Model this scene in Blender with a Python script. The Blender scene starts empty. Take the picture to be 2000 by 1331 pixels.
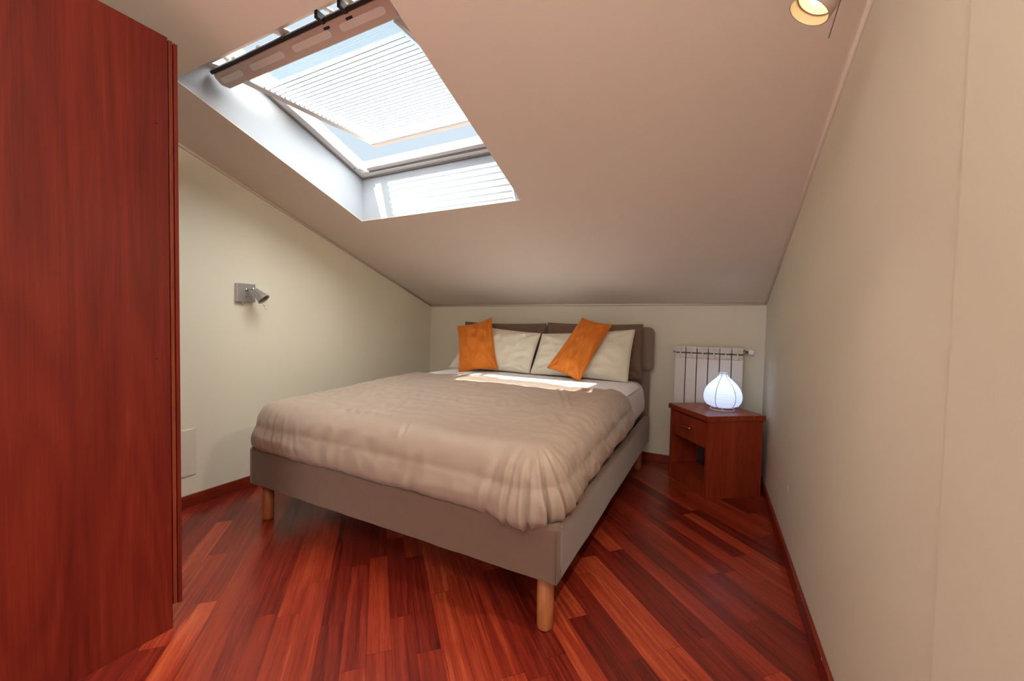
import bpy, bmesh, math, random
import numpy as np
from mathutils import Vector, Matrix, noise
random.seed(7)
SC = bpy.context.scene
C = SC.collection

# ------------------------------------------------------------------ camera, world, sun, light, exposure
cam = bpy.data.cameras.new('camera'); camo = bpy.data.objects.new('camera', cam); C.objects.link(camo)
SC.camera = camo
cam.sensor_width = 36.0; cam.lens = 36.0*780.74/2000.0; cam.clip_start = 0.02
yaw, pitch, roll = 0.4604, -0.0359, -0.0209
Rz = Matrix.Rotation(yaw, 3, 'Z'); Rx = Matrix.Rotation(pitch, 3, 'X'); Ry = Matrix.Rotation(roll, 3, 'Y')
R = Rz @ Rx @ Ry
M = Matrix((R.col[0], R.col[2], -R.col[1])).transposed()
camo.matrix_world = Matrix.Translation((0, 0, 1.07)) @ M.to_4x4()

SKYG = 12.5
w = bpy.data.worlds.new('sky'); SC.world = w; w.use_nodes = True
SUNDIR = Vector((0.38, 1.10, -1.51)).normalized()
bg = w.node_tree.nodes['Background']; bg.inputs[1].default_value = 1.0
_n = w.node_tree.nodes; _l = w.node_tree.links
_tc = _n.new('ShaderNodeTexCoord'); _dp = _n.new('ShaderNodeVectorMath'); _dp.operation = 'DOT_PRODUCT'; _dp.inputs[1].default_value = Vector((.50, -.2, .84)).normalized()
_l.new(_tc.outputs['Generated'], _dp.inputs[0])
_mr = _n.new('ShaderNodeMapRange'); _mr.inputs[1].default_value = .35; _mr.inputs[2].default_value = 1.0; _mr.interpolation_type = 'SMOOTHSTEP'; _l.new(_dp.outputs['Value'], _mr.inputs[0])
_mx = _n.new('ShaderNodeMixRGB'); _mx.inputs[1].default_value = (.40, .475, .54, 1); _mx.inputs[2].default_value = (SKYG*1.0, SKYG*.97, SKYG*.92, 1)   # bright sky lobe set off the sun to light the left wall
_l.new(_mr.outputs[0], _mx.inputs[0]); _l.new(_mx.outputs[0], bg.inputs[0])

sun = bpy.data.lights.new('sun', 'SUN'); suno = bpy.data.objects.new('sun', sun); C.objects.link(suno)
suno.rotation_euler = SUNDIR.to_track_quat('-Z', 'Y').to_euler()
sun.energy = 9.0; sun.angle = math.radians(0.6); sun.color = (1.0, 0.95, 0.87)

def area(name, loc, target, sx, sy, energy, col):
    l = bpy.data.lights.new(name, 'AREA'); o = bpy.data.objects.new(name, l); C.objects.link(o)
    l.shape = 'RECTANGLE'; l.size = sx; l.size_y = sy; l.energy = energy; l.color = col
    o.location = loc; o.rotation_euler = (Vector(target)-Vector(loc)).to_track_quat('-Z', 'Y').to_euler()
    return o
# fill light added behind the camera, stands in for unseen room light
area('rear_fill_light', (-0.9, -2.35, 1.35), (-1.0, 2.0, 0.9), 2.2, 1.9, 5, (1.0, 0.90, 0.80))

SC.view_settings.view_transform = 'Standard'; SC.view_settings.look = 'None'
SC.view_settings.exposure = 0.8; SC.view_settings.gamma = 1.0; SC.view_settings.use_curve_mapping = False

# ------------------------------------------------------------------ material helpers
class NT:
    def __init__(s, name):
        s.m = bpy.data.materials.new(name); s.m.use_nodes = True
        s.t = s.m.node_tree; s.b = s.t.nodes['Principled BSDF']; s.out = s.t.nodes['Material Output']
    def n(s, typ, **kw):
        nd = s.t.nodes.new(typ)
        for k, v in kw.items(): setattr(nd, k, v)
        return nd
    def l(s, a, b): s.t.links.new(a, b)
    def math(s, op, a, b=None, c=None):
        nd = s.n('ShaderNodeMath', operation=op)
        for i, v in enumerate((a, b, c)):
            if v is None: continue
            if isinstance(v, (int, float)): nd.inputs[i].default_value = v
            else: s.l(v, nd.inputs[i])
        return nd.outputs[0]
    def coord(s, scale=(1, 1, 1), rot=(0, 0, 0), loc=(0, 0, 0)):
        tc = s.n('ShaderNodeTexCoord'); mp = s.n('ShaderNodeMapping')
        mp.inputs['Scale'].default_value = scale; mp.inputs['Rotation'].default_value = rot; mp.inputs['Location'].default_value = loc
        s.l(tc.outputs['Object'], mp.inputs[0]); return mp.outputs[0]
    def noise(s, vec, scale, detail=3, rough=.5, dist=0):
        nd = s.n('ShaderNodeTexNoise'); nd.inputs['Scale'].default_value = scale; nd.inputs['Detail'].default_value = detail
        nd.inputs['Roughness'].default_value = rough; nd.inputs['Distortion'].default_value = dist
        if vec is not None: s.l(vec, nd.inputs['Vector'])
        return nd.outputs['Fac']
    def ramp(s, fac, stops):
        nd = s.n('ShaderNodeValToRGB'); e = nd.color_ramp.elements
        while len(e) < len(stops): e.new(.5)
        for i, (p, c) in enumerate(stops):
            e[i].position = p; e[i].color = (*c, 1)
        s.l(fac, nd.inputs[0]); return nd.outputs[0]
    def mix(s, fac, a, b, mode='MIX'):
        nd = s.n('ShaderNodeMixRGB', blend_type=mode)
        for i, v in enumerate((fac, a, b)):
            if isinstance(v, (int, float)): nd.inputs[i].default_value = v
            elif isinstance(v, tuple): nd.inputs[i].default_value = (*v, 1)
            else: s.l(v, nd.inputs[i])
        return nd.outputs[0]
    def bump(s, h, strength=.3, dist=.01):
        nd = s.n('ShaderNodeBump'); nd.inputs['Strength'].default_value = strength; nd.inputs['Distance'].default_value = dist
        s.l(h, nd.inputs['Height']); s.l(nd.outputs[0], s.b.inputs['Normal'])
    def set(s, col=None, rough=None, metal=None, spec=None, **kw):
        if col is not None:
            if isinstance(col, tuple): s.b.inputs['Base Color'].default_value = (*col, 1)
            else: s.l(col, s.b.inputs['Base Color'])
        if rough is not None:
            if isinstance(rough, (int, float)): s.b.inputs['Roughness'].default_value = rough
            else: s.l(rough, s.b.inputs['Roughness'])
        if metal is not None: s.b.inputs['Metallic'].default_value = metal
        if spec is not None: s.b.inputs['Specular IOR Level'].default_value = spec
        for k, v in kw.items(): s.b.inputs[k.replace('_', ' ')].default_value = v
        return s

def paint(name, col, var=.04, rough=.75):
    t = NT(name); v = t.coord()
    f = t.noise(v, 1.7, 4, .6)
    c2 = tuple(x*(1-var*1.6) for x in col)
    t.set(t.mix(f, c2, col), rough, spec=.25)
    t.bump(t.noise(v, 160, 2), .06, .004); return t.m

def plain(name, col, rough=.5, metal=0, spec=.5, grain=.04, gs=60):
    t = NT(name); f = t.noise(t.coord(), gs, 3)
    t.set(t.mix(f, tuple(x*(1-grain) for x in col), tuple(min(1, x*(1+grain)) for x in col)), rough, metal, spec); return t.m

def cherry(name, dark, mid, light, rough=.35, swap=False, scale=1.0):
    """cherry veneer, grain running along z (or y when swap)"""
    t = NT(name)
    sc = (6*scale, 6*scale, .55*scale) if not swap else (6*scale, .55*scale, 6*scale)
    k = lambda a, b: t.coord((sc[0]*a, sc[1]*a, sc[2]*b) if not swap else (sc[0]*a, sc[1]*b, sc[2]*a))
    n0 = t.noise(k(1.35, 1.3), .75, 1, .3, .12)
    rings = t.math('POWER', t.math('ABSOLUTE', t.math('SINE', t.math('MULTIPLY', n0, 42.0))), 2.5)
    big = t.noise(k(.9, .6), 1.1, 3, .6, .2)
    mid_ = t.noise(k(5, .8), 1.0, 4, .6)
    fine = t.noise(k(30, 9), 1.0, 4, .65)
    f = t.math('ADD', t.math('MULTIPLY', t.math('SUBTRACT', .35, rings), .07), t.math('ADD', t.math('MULTIPLY', t.math('SUBTRACT', big, .5), .45), .5))
    f = t.math('ADD', f, t.math('MULTIPLY', t.math('SUBTRACT', mid_, .5), .30))
    f = t.math('ADD', f, t.math('MULTIPLY', t.math('SUBTRACT', fine, .5), .30))
    c = t.ramp(f, [(.30, dark), (.50, mid), (.70, light)])
    t.set(c, rough, spec=.3); t.bump(fine, .05, .002); return t.m

def fabric(name, col, rough=.85, sheen=.3, weave=900, wr=.0, var=.08, spec=.2, wscale=9):
    t = NT(name); v = t.coord()
    f = t.noise(v, 22, 4, .6)
    t.set(t.mix(f, tuple(x*(1-var) for x in col), tuple(min(1, x*(1+var)) for x in col)), rough, spec=spec)
    t.b.inputs['Sheen Weight'].default_value = sheen
    h = t.noise(v, weave, 2)
    if wr > 0:
        w1 = t.noise(t.coord((1, 1, 1)), wscale, 5, .62, 1.1)
        h = t.math('ADD', t.math('MULTIPLY', h, .06), t.math('MULTIPLY', w1, 1.0)); t.bump(h, wr, .03)
    else: t.bump(h, .15, .002)
    return t.m

# parquet: boards 78 mm wide laid at 45 degrees, random lengths of row offset
def parquet():
    t = NT('parquet'); tc = t.n('ShaderNodeTexCoord'); sp = t.n('ShaderNodeSeparateXYZ'); t.l(tc.outputs['Object'], sp.inputs[0])
    x, y = sp.outputs[0], sp.outputs[1]
    al = t.math('MULTIPLY', t.math('SUBTRACT', y, x), .70711)
    ac = t.math('MULTIPLY', t.math('ADD', y, x), .70711)
    W_, L_ = .0775, .56
    rr = t.math('DIVIDE', t.math('ADD', ac, 20.02), W_); row = t.math('FLOOR', rr)
    wn = t.n('ShaderNodeTexWhiteNoise', noise_dimensions='1D'); t.l(row, wn.inputs['W'])
    cc = t.math('ADD', t.math('DIVIDE', t.math('ADD', al, 30.0), L_), t.math('MULTIPLY', wn.outputs['Value'], 7.3)); colu = t.math('FLOOR', cc)
    cb = t.n('ShaderNodeCombineXYZ'); t.l(row, cb.inputs[0]); t.l(colu, cb.inputs[1])
    wn2 = t.n('ShaderNodeTexWhiteNoise', noise_dimensions='2D'); t.l(cb.outputs[0], wn2.inputs['Vector'])
    pid = wn2.outputs['Value']
    gv = t.n('ShaderNodeCombineXYZ'); t.l(t.math('MULTIPLY', al, 1.0), gv.inputs[0])
    t.l(t.math('MULTIPLY', ac, 30.0), gv.inputs[1]); t.l(t.math('MULTIPLY', pid, 37.0), gv.inputs[2])
    g1 = t.noise(gv.outputs[0], 1.6, 4, .6, .8); 
    gv2 = t.n('ShaderNodeCombineXYZ'); t.l(t.math('MULTIPLY', al, 5.0), gv2.inputs[0]); t.l(t.math('MULTIPLY', ac, 110.0), gv2.inputs[1]); t.l(t.math('MULTIPLY', pid, 11.0), gv2.inputs[2])
    g2 = t.noise(gv2.outputs[0], 2.0, 4, .7)
    f = t.math('ADD', t.math('MULTIPLY', pid, .36), t.math('MULTIPLY', g1, .72))
    f = t.math('ADD', f, t.math('MULTIPLY', t.math('SUBTRACT', g2, .5), .44))
    col = t.ramp(f, PARQ)
    # joints
    fr = t.math('FRACT', rr); fc = t.math('FRACT', cc)
    e1 = t.math('LESS_THAN', t.math('MINIMUM', fr, t.math('SUBTRACT', 1.0, fr)), .010)
    e2 = t.math('LESS_THAN', t.math('MINIMUM', fc, t.math('SUBTRACT', 1.0, fc)), .0018)
    e = t.math('MAXIMUM', e1, e2)
    col = t.mix(t.math('MULTIPLY', e, .55), col, (.03, .005, .003))
    # hairline scratches in the varnish
    sv = t.coord((1, 1, 1), (0, 0, .5)); vo = t.n('ShaderNodeTexVoronoi', feature='DISTANCE_TO_EDGE'); vo.inputs['Scale'].default_value = 2.3
    wob = t.n('ShaderNodeTexNoise'); wob.inputs['Scale'].default_value = 3; t.l(sv, wob.inputs['Vector'])
    mx = t.n('ShaderNodeMixRGB'); mx.inputs[0].default_value = .25; t.l(sv, mx.inputs[1]); t.l(wob.outputs['Color'], mx.inputs[2]); t.l(mx.outputs[0], vo.inputs['Vector'])
    sc = t.math('MULTIPLY', t.math('LESS_THAN', vo.outputs['Distance'], .0016), t.math('GREATER_THAN', t.noise(sv, 5, 2), .66))
    col = t.mix(t.math('MULTIPLY', sc, .12), col, (.8, .55, .4))
    t.set(col, t.math('ADD', .25, t.math('MULTIPLY', g1, .10)), spec=.5)
    t.b.inputs['Coat Weight'].default_value = .0
    t.bump(t.math('SUBTRACT', 1.0, e), .12, .002); return t.m
PARQ = [(.24, (.055, .005, .003)), (.46, (.18, .016, .009)), (.66, (.31, .036, .015)), (.90, (.55, .11, .040))]

MAT = {}
MAT['wall'] = paint('cream_wall_paint', (.77, .73, .60))
MAT['ceiling'] = paint('taupe_ceiling_paint', (.76, .68, .595))
MAT['cornice'] = paint('cornice_paint', (.72, .62, .54), .02)
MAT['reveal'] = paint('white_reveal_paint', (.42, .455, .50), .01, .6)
MAT['parquet'] = parquet()
MAT['skirting'] = cherry('skirting_wood', (.12, .012, .006), (.20, .022, .010), (.30, .045, .016), .3, True, 2)
MAT['wardrobe'] = cherry('wardrobe_veneer', (.075, .0055, .0035), (.150, .0135, .006), (.22, .026, .011), .45)
MAT['wardrobe_edge'] = cherry('wardrobe_edge_veneer', (.12, .018, .008), (.22, .040, .016), (.34, .08, .033), .35, False, 2)
MAT['night'] = cherry('nightstand_veneer', (.18, .019, .008), (.29, .038, .014), (.38, .065, .023), .30, False, 1.6)
MAT['niche'] = cherry('shaded_niche_veneer', (.05, .010, .005), (.09, .015, .007), (.13, .026, .012), .4, False, 1.6)  # nightstand veneer darkened, the niche's shade is put into the colour
MAT['leg'] = cherry('beech_leg', (.30, .095, .032), (.38, .13, .045), (.46, .175, .065), .4, False, 4)
MAT['bedfab'] = fabric('taupe_upholstery', (.165, .102, .073), .9, .3, 700)
MAT['headfab'] = fabric('headboard_upholstery', (.24, .17, .13), .9, .3, 700)
MAT['duvet'] = fabric('brown_satin_cotton', (.37, .283, .228), .40, .12, 1500, .0, .05, .35)
MAT['sheet'] = fabric('white_sheet', (.90, .91, .96), .8, .1, 1200, .12, .02, .2, 7)
MAT['fitted'] = fabric('ivory_fitted_sheet', (.76, .70, .66), .8, .1, 1200, .2, .02, .2, 8)
MAT['cream'] = fabric('cream_pillowcase', (.72, .66, .54), .8, .15, 1200, .25, .04, .2, 7)
MAT['brownp'] = fabric('brown_pillowcase', (.175, .105, .075), .7, .2, 1200, .3, .06, .25, 9)
MAT['dark'] = plain('dark_underside', (.02, .017, .015), .9)
MAT['ticking'] = plain('slat_grey', (.10, .085, .075), .8)
t = NT('orange_velvet'); lw = t.n('ShaderNodeLayerWeight'); lw.inputs[0].default_value = .35
t.set(t.mix(t.noise(t.coord(), 14, 4, .6), (.54, .135, .016), (.66, .205, .028)), .7, spec=.2)
t.b.inputs['Sheen Weight'].default_value = .8; t.b.inputs['Sheen Roughness'].default_value = .3; t.b.inputs['Sheen Tint'].default_value = (1, .62, .12, 1)
t.bump(t.noise(t.coord(), 11, 5, .6, 1), .22, .03); MAT['orange'] = t.m
MAT['alu'] = plain('brushed_aluminium', (.50, .50, .50), .38, .85)
MAT['chrome'] = plain('chrome', (.7, .68, .66), .15, 1)
MAT['lamp_in'] = plain('lamp_reflector', (.22, .15, .13), .3, .9)
MAT['winwhite'] = plain('white_lacquer_frame', (.74, .75, .75), .35)
MAT['winbeige'] = plain('beige_window_alu', (.56, .47, .40), .4)
MAT['wingrey'] = plain('grey_gasket', (.20, .20, .20), .6)
MAT['rail_pink'] = plain('pinkish_sash_wood', (.30, .19, .155), .45)
MAT['barbeige'] = plain('beige_bar_alu', (.72, .62, .54), .4)
MAT['black'] = plain('black_rubber', (.025, .023, .022), .6)
MAT['slot'] = plain('ivory_slot', (.93, .91, .86), .5)
MAT['rad'] = plain('radiator_enamel', (.70, .64, .58), .35)
MAT['raddark'] = plain('radiator_gap_shade', (.10, .085, .07), .7)  # dark colour standing in for the shade inside the radiator gaps
MAT['plate'] = plain('white_cover_plate', (.70, .64, .54), .5)
MAT['brass'] = plain('aged_brass', (.45, .33, .2), .35, .9)
t = NT('glass_pane'); tr = t.n('ShaderNodeBsdfTransparent'); gl = t.n('ShaderNodeBsdfGlossy'); gl.inputs['Roughness'].default_value = .02
tr.inputs[0].default_value = (.93, .97, .98, 1); lw_ = t.n('ShaderNodeLayerWeight'); fz = t.n('ShaderNodeMath', operation='MULTIPLY_ADD'); pw = t.math('POWER', lw_.outputs['Facing'], 4.0); t.l(pw, fz.inputs[0]); fz.inputs[1].default_value = .5; fz.inputs[2].default_value = .03; mxs = t.n('ShaderNodeMixShader')
t.l(fz.outputs[0], mxs.inputs[0]); t.l(tr.outputs[0], mxs.inputs[1]); t.l(gl.outputs[0], mxs.inputs[2]); t.l(mxs.outputs[0], t.out.inputs[0]); MAT['glass'] = t.m
# pleated blind: very sheer white fabric, a little denser along each fold
t = NT('sheer_pleated_fabric'); tr = t.n('ShaderNodeBsdfTransparent'); tl = t.n('ShaderNodeBsdfTranslucent'); df = t.n('ShaderNodeBsdfDiffuse')
tl.inputs[0].default_value = (.30, .31, .32, 1); df.inputs[0].default_value = (.8, .8, .8, 1)
m1 = t.n('ShaderNodeMixShader'); m1.inputs[0].default_value = .3; t.l(tl.outputs[0], m1.inputs[1]); t.l(df.outputs[0], m1.inputs[2])
m2 = t.n('ShaderNodeMixShader'); m2.inputs[0].default_value = .36; t.l(tr.outputs[0], m2.inputs[1]); t.l(m1.outputs[0], m2.inputs[2]); t.l(m2.outputs[0], t.out.inputs[0]); MAT['blind'] = t.m
MAT['blindline'] = plain('blind_cord_fold', (.45, .50, .56), .8)
def emis(name, col, s):
    t = NT(name); t.set(col, .5); t.b.inputs['Emission Color'].default_value = (*col, 1); t.b.inputs['Emission Strength'].default_value = s; return t.m
MAT['bulb'] = emis('halogen_bulb', (1.0, .95, .82), 3)
MAT['spot_in'] = plain('ivory_spot_inside', (.95, .80, .50), .45)
MAT['lens'] = emis('warm_lens', (1, .86, .50), .55)
MAT['opal'] = emis('fill_globe_glow', (1, .9, .75), 2.0)  # glow of the added fill globe
MAT['ledbulb'] = emis('led_bulb', (.72, .86, 1.0), 1.2)
t = NT('rice_paper'); tl = t.n('ShaderNodeBsdfTranslucent'); tl.inputs[0].default_value = (.86, .88, .95, 1); df = t.n('ShaderNodeBsdfDiffuse'); df.inputs[0].default_value = (.80, .82, .90, 1)
m1 = t.n('ShaderNodeMixShader'); m1.inputs[0].default_value = .45; t.l(tl.outputs[0], m1.inputs[1]); t.l(df.outputs[0], m1.inputs[2])
t.l(m1.outputs[0], t.out.inputs[0]); MAT['paper'] = t.m
MAT['paperwire'] = plain('lantern_wire', (.45, .47, .58), .6)
MAT['whitewire'] = plain('white_wire', (.75, .72, .72), .35)

# ------------------------------------------------------------------ object helpers
def obj(name, bm, mat, parent=None, smooth=False, bevel=0, seg=2):
    me = bpy.data.meshes.new(name)
    if isinstance(bm, bmesh.types.BMesh):
        bmesh.ops.recalc_face_normals(bm, faces=bm.faces[:]); bm.to_mesh(me); bm.free()
    else:
        me.from_pydata(bm[0], [], bm[1]); me.update()
    mats = mat if isinstance(mat, (list, tuple)) else [mat]
    for m in mats: me.materials.append(MAT[m] if isinstance(m, str) else m)
    o = bpy.data.objects.new(name, me); C.objects.link(o)
    if smooth:
        for p in me.polygons: p.use_smooth = True
    if bevel:
        b = o.modifiers.new('bevel', 'BEVEL'); b.width = bevel; b.segments = seg; b.limit_method = 'ANGLE'; b.angle_limit = .7
    if parent: o.parent = parent
    return o
def thing(name, label, cat, loc=(0, 0, 0), rotz=0, group=None):
    o = bpy.data.objects.new(name, None); C.objects.link(o); o.location = loc; o.rotation_euler = (0, 0, rotz); o.empty_display_size = .1
    o['label'] = label; o['category'] = cat
    if group: o['group'] = group
    return o
def tag(o, label, cat, group=None):
    o['label'] = label; o['category'] = cat
    if group: o['group'] = group
    return o
def struct(o): o['kind'] = 'structure'; return o
def box(bm, x0, x1, y0, y1, z0, z1, mi=0):
    vs = [bm.verts.new((x, y, z)) for x in (x0, x1) for y in (y0, y1) for z in (z0, z1)]
    for f in ((0, 1, 3, 2), (4, 6, 7, 5), (0, 4, 5, 1), (2, 3, 7, 6), (0, 2, 6, 4), (1, 5, 7, 3)):
        bm.faces.new([vs[i] for i in f]).material_index = mi
    return vs
def B(*a): bm = bmesh.new(); box(bm, *a); return bm
def hexa(bm, pts, mi=0):
    """8 points: bottom loop 4, top loop 4"""
    vs = [bm.verts.new(p) for p in pts]
    for f in ((0, 3, 2, 1), (4, 5, 6, 7), (0, 1, 5, 4), (1, 2, 6, 5), (2, 3, 7, 6), (3, 0, 4, 7)):
        bm.faces.new([vs[i] for i in f]).material_index = mi
def prism(bm, poly, z0, z1, axis='z'):
    def P(a, b, h): return (a, b, h) if axis == 'z' else ((h, a, b) if axis == 'x' else (a, h, b))
    lo = [bm.verts.new(P(a, b, z0)) for a, b in poly]; hi = [bm.verts.new(P(a, b, z1)) for a, b in poly]
    bm.faces.new(lo); bm.faces.new(hi); n = len(poly)
    for i in range(n): bm.faces.new([lo[i], lo[(i+1) % n], hi[(i+1) % n], hi[i]])
def tube(bm, pts, r, seg=10, mi=0, cap=True, closed=False):
    pts = [Vector(p) for p in pts]; n = len(pts); rs = r if isinstance(r, (list, tuple)) else [r]*n
    rings = []; up = None
    for i, p in enumerate(pts):
        if closed: d = (pts[(i+1) % n]-pts[i-1]).normalized()
        else: d = (pts[min(i+1, n-1)]-pts[max(i-1, 0)]).normalized()
        if up is None: up = Vector((0, 0, 1)) if abs(d.z) < .9 else Vector((1, 0, 0))
        a = d.cross(up).normalized(); b = a.cross(d).normalized(); up = b
        rings.append([bm.verts.new(p+(a*math.cos(2*math.pi*k/seg)+b*math.sin(2*math.pi*k/seg))*rs[i]) for k in range(seg)])
    for i in range(n if closed else n-1):
        A, D = rings[i], rings[(i+1) % n]
        for k in range(seg): f = bm.faces.new([A[k], A[(k+1) % seg], D[(k+1) % seg], D[k]]); f.material_index = mi; f.smooth = True
    if cap and not closed: bm.faces.new(rings[0]).material_index = mi; bm.faces.new(rings[-1]).material_index = mi
def lathe(bm, prof, origin=(0, 0, 0), axis=(0, 0, 1), seg=32, mi=0):
    q = Vector((0, 0, 1)).rotation_difference(Vector(axis).normalized()).to_matrix(); o = Vector(origin); rings = []
    for r, h in prof:
        rings.append([bm.verts.new(o+q @ Vector((r*math.cos(2*math.pi*k/seg), r*math.sin(2*math.pi*k/seg), h))) for k in range(seg)] if r > 1e-6 else [bm.verts.new(o+q @ Vector((0, 0, h)))])
    for A, D in zip(rings, rings[1:]):
        for k in range(seg):
            k2 = (k+1) % seg
            if len(A) == 1 and len(D) == 1: continue
            if len(A) == 1: f = bm.faces.new([A[0], D[k2], D[k]])
            elif len(D) == 1: f = bm.faces.new([A[k], A[k2], D[0]])
            else: f = bm.faces.new([A[k], A[k2], D[k2], D[k]])
            f.material_index = mi; f.smooth = True
def grid_faces(nu, nv):
    return [(i*nv+j, (i+1)*nv+j, (i+1)*nv+j+1, i*nv+j+1) for i in range(nu-1) for j in range(nv-1)]

# ------------------------------------------------------------------ the room
XL, XR, D, H, S = -2.639, 0.354, 3.385, 1.274, 0.3422
YB = -2.45                                   # rear end of the room, behind the photographer
cz = lambda y: H + S*(D-y)
FX0, FX1 = XL-.1, XR+.1
struct(obj('floor', B(FX0, FX1+.1, YB-.1, D+.1, -.06, 0), 'parquet'))
bm = bmesh.new(); prism(bm, [(YB-.1, -.06), (D+.1, -.06), (D+.1, cz(D)+.02), (YB-.1, cz(YB-.1)+.02)], XL-.1, XL, 'x'); struct(obj('wall_left', bm, 'wall'))
bm = bmesh.new(); prism(bm, [(.885, -.06), (D+.1, -.06), (D+.1, cz(D)+.02), (.885, cz(.885)+.02)], XR, XR+.2, 'x')
prism(bm, [(YB-.1, -.06), (.885, -.06), (.885, cz(.885)+.02), (YB-.1, cz(YB-.1)+.02)], XR-.009, XR+.2, 'x'); struct(obj('wall_right', bm, 'wall'))
struct(obj('wall_back', B(XL-.1, XR+.2, D, D+.1, -.06, H+.02), 'wall'))
# rear wall with an opening added for the rear fill light
bm = bmesh.new(); zt = cz(YB)+.02
box(bm, XL-.1, -2.05, YB-.1, YB, -.06, zt); box(bm, .25, XR+.2, YB-.1, YB, -.06, zt); box(bm, -2.05, .25, YB-.1, YB, 2.3, zt); box(bm, -2.05, .25, YB-.1, YB, -.06, .05)
struct(obj('wall_rear', bm, 'wall'))
# sloping ceiling with the skylight hole
SX0, SX1, SY0, SY1 = -2.128, -.947, .929, 1.980
bm = bmesh.new()
def slab(x0, x1, y0, y1, t0, th):
    hexa(bm, [(x0, y0, cz(y0)+t0), (x1, y0, cz(y0)+t0), (x1, y1, cz(y1)+t0), (x0, y1, cz(y1)+t0), (x0, y0, cz(y0)+th), (x1, y0, cz(y0)+th), (x1, y1, cz(y1)+th), (x0, y1, cz(y1)+th)])
for e_, t0, t1 in ((0, 0, .004), (.021, .004, .06)):    # plaster skin up to the reveal edge, slab behind it
    slab(XL-.1, XR+.2, SY1+e_, D+.1, t0, t1); slab(XL-.1, XR+.2, YB-.1, SY0-e_, t0, t1); slab(XL-.1, SX0-e_, SY0-e_, SY1+e_, t0, t1); slab(SX1+e_, XR+.2, SY0-e_, SY1+e_, t0, t1)
struct(obj('ceiling', bm, 'ceiling'))
# thin cornice beads
def cornice(name, pts):
    bm = bmesh.new(); tube(bm, pts, .009, 8); struct(obj(name, bm, 'cornice', smooth=False))
cornice('trim_1', [(XL+.004, YB, cz(YB)-.008), (XL+.004, D, H-.008)])
cornice('trim_2', [(XL, D-.004, H-.008), (XR, D-.004, H-.008)])
cornice('trim_3', [(XR-.004, .885, cz(.885)-.008), (XR-.004, D, H-.008)])
# skirting boards
def skirt(name, x0, x1, y0, y1):
    struct(obj(name, B(x0, x1, y0, y1, 0, .068), 'skirting', bevel=.003))
skirt('baseboard_left', XL, XL+.014, YB, D); skirt('baseboard_back', XL+.014, XR-.014, D-.014, D); skirt('baseboard_right', XR-.014, XR, .886, D)
# chips of bare plaster at the top edge of the right skirting and a scratch in the paint
bm = bmesh.new()
for (y, z, l) in ((1.36, .070, .010), (1.352, .067, .006), (1.365, .066, .005), (1.50, .069, .004), (1.80, .068, .003), (1.87, .068, .003)):
    pts = [(XR-.0146, y+l*math.cos(a)*random.uniform(.6, 1.1), z-.001+.004*math.sin(a)*random.uniform(.6, 1.1)) for a in np.linspace(0, 2*math.pi, 8)[:-1]]
    f = bm.faces.new([bm.verts.new(p) for p in pts]); 
r_ = bmesh.ops.extrude_face_region(bm, geom=bm.faces[:]); bmesh.ops.translate(bm, vec=(.0006, 0, 0), verts=[v for v in r_['geom'] if isinstance(v, bmesh.types.BMVert)])
struct(obj('trim_4', bm, 'plate'))
bm = bmesh.new(); tube(bm, [(XR-.0002, 2.262, .345), (XR-.0008, 2.250, .332), (XR-.0002, 2.236, .315)], [.0008, .0022, .0006], 6)
struct(obj('trim_5', bm, 'plate'))

# ------------------------------------------------------------------ skylight
win = struct(thing('window_1', 'white pivoting roof window standing open in the sloping ceiling', 'window', (-1.535, 1.458, 2.21)))
def wobj(name, bm, mat, parent=None, **k):
    o = obj(name, bm, mat, None, **k); o.parent = parent or win
    o.matrix_parent_inverse = Matrix.Translation((1.535, -1.458, -2.21)); return o
FZ = lambda y: 2.036 + S*(1.98-y)           # inner plane of the fixed frame
bm = bmesh.new()
T = .02
hexa(bm, [(SX0-T, SY0-T, cz(SY0-T)+.0045), (SX0, SY0-T, cz(SY0-T)+.0045), (SX0, SY1+T, cz(SY1+T)+.0045), (SX0-T, SY1+T, cz(SY1+T)+.0045), (SX0-T, SY0-T, FZ(SY0)+.09), (SX0, SY0-T, FZ(SY0)+.09), (SX0, SY1+T, FZ(SY1)+.09), (SX0-T, SY1+T, FZ(SY1)+.09)])
hexa(bm, [(SX1, SY0-T, cz(SY0-T)+.0045), (SX1+T, SY0-T, cz(SY0-T)+.0045), (SX1+T, SY1+T, cz(SY1+T)+.0045), (SX1, SY1+T, cz(SY1+T)+.0045), (SX1, SY0-T, FZ(SY0)+.09), (SX1+T, SY0-T, FZ(SY0)+.09), (SX1+T, SY1+T, FZ(SY1)+.09), (SX1, SY1+T, FZ(SY1)+.09)])
def rev_y(a, b, za, zb, top): hexa(bm, [(SX0, a, za), (SX1, a, za), (SX1, b, zb), (SX0, b, zb), (SX0, a, top), (SX1, a, top), (SX1, b, top), (SX0, b, top)])
rev_y(SY1, SY1+T, cz(SY1)+.0045, cz(SY1+T)+.0045, FZ(SY1)+.09); rev_y(SY0-T, SY0, cz(SY0-T)+.0045, cz(SY0)+.0045, FZ(SY0)+.02)
wobj('reveal', bm, 'reveal')
def slope_bar(bm, x0, x1, y0, y1, d0, d1, mi=0):     # bar following the roof slope, d = height above the frame plane
    hexa(bm, [(x0, y0, FZ(y0)+d0), (x1, y0, FZ(y0)+d0), (x1, y1, FZ(y1)+d0), (x0, y1, FZ(y1)+d0), (x0, y0, FZ(y0)+d1), (x1, y0, FZ(y0)+d1), (x1, y1, FZ(y1)+d1), (x0, y1, FZ(y1)+d1)], mi)
bm = bmesh.new()
slope_bar(bm, SX0, SX0+.055, SY0+.06, SY1, 0, .075); slope_bar(bm, SX1-.055, SX1, SY0+.06, SY1, 0, .075)
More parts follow.
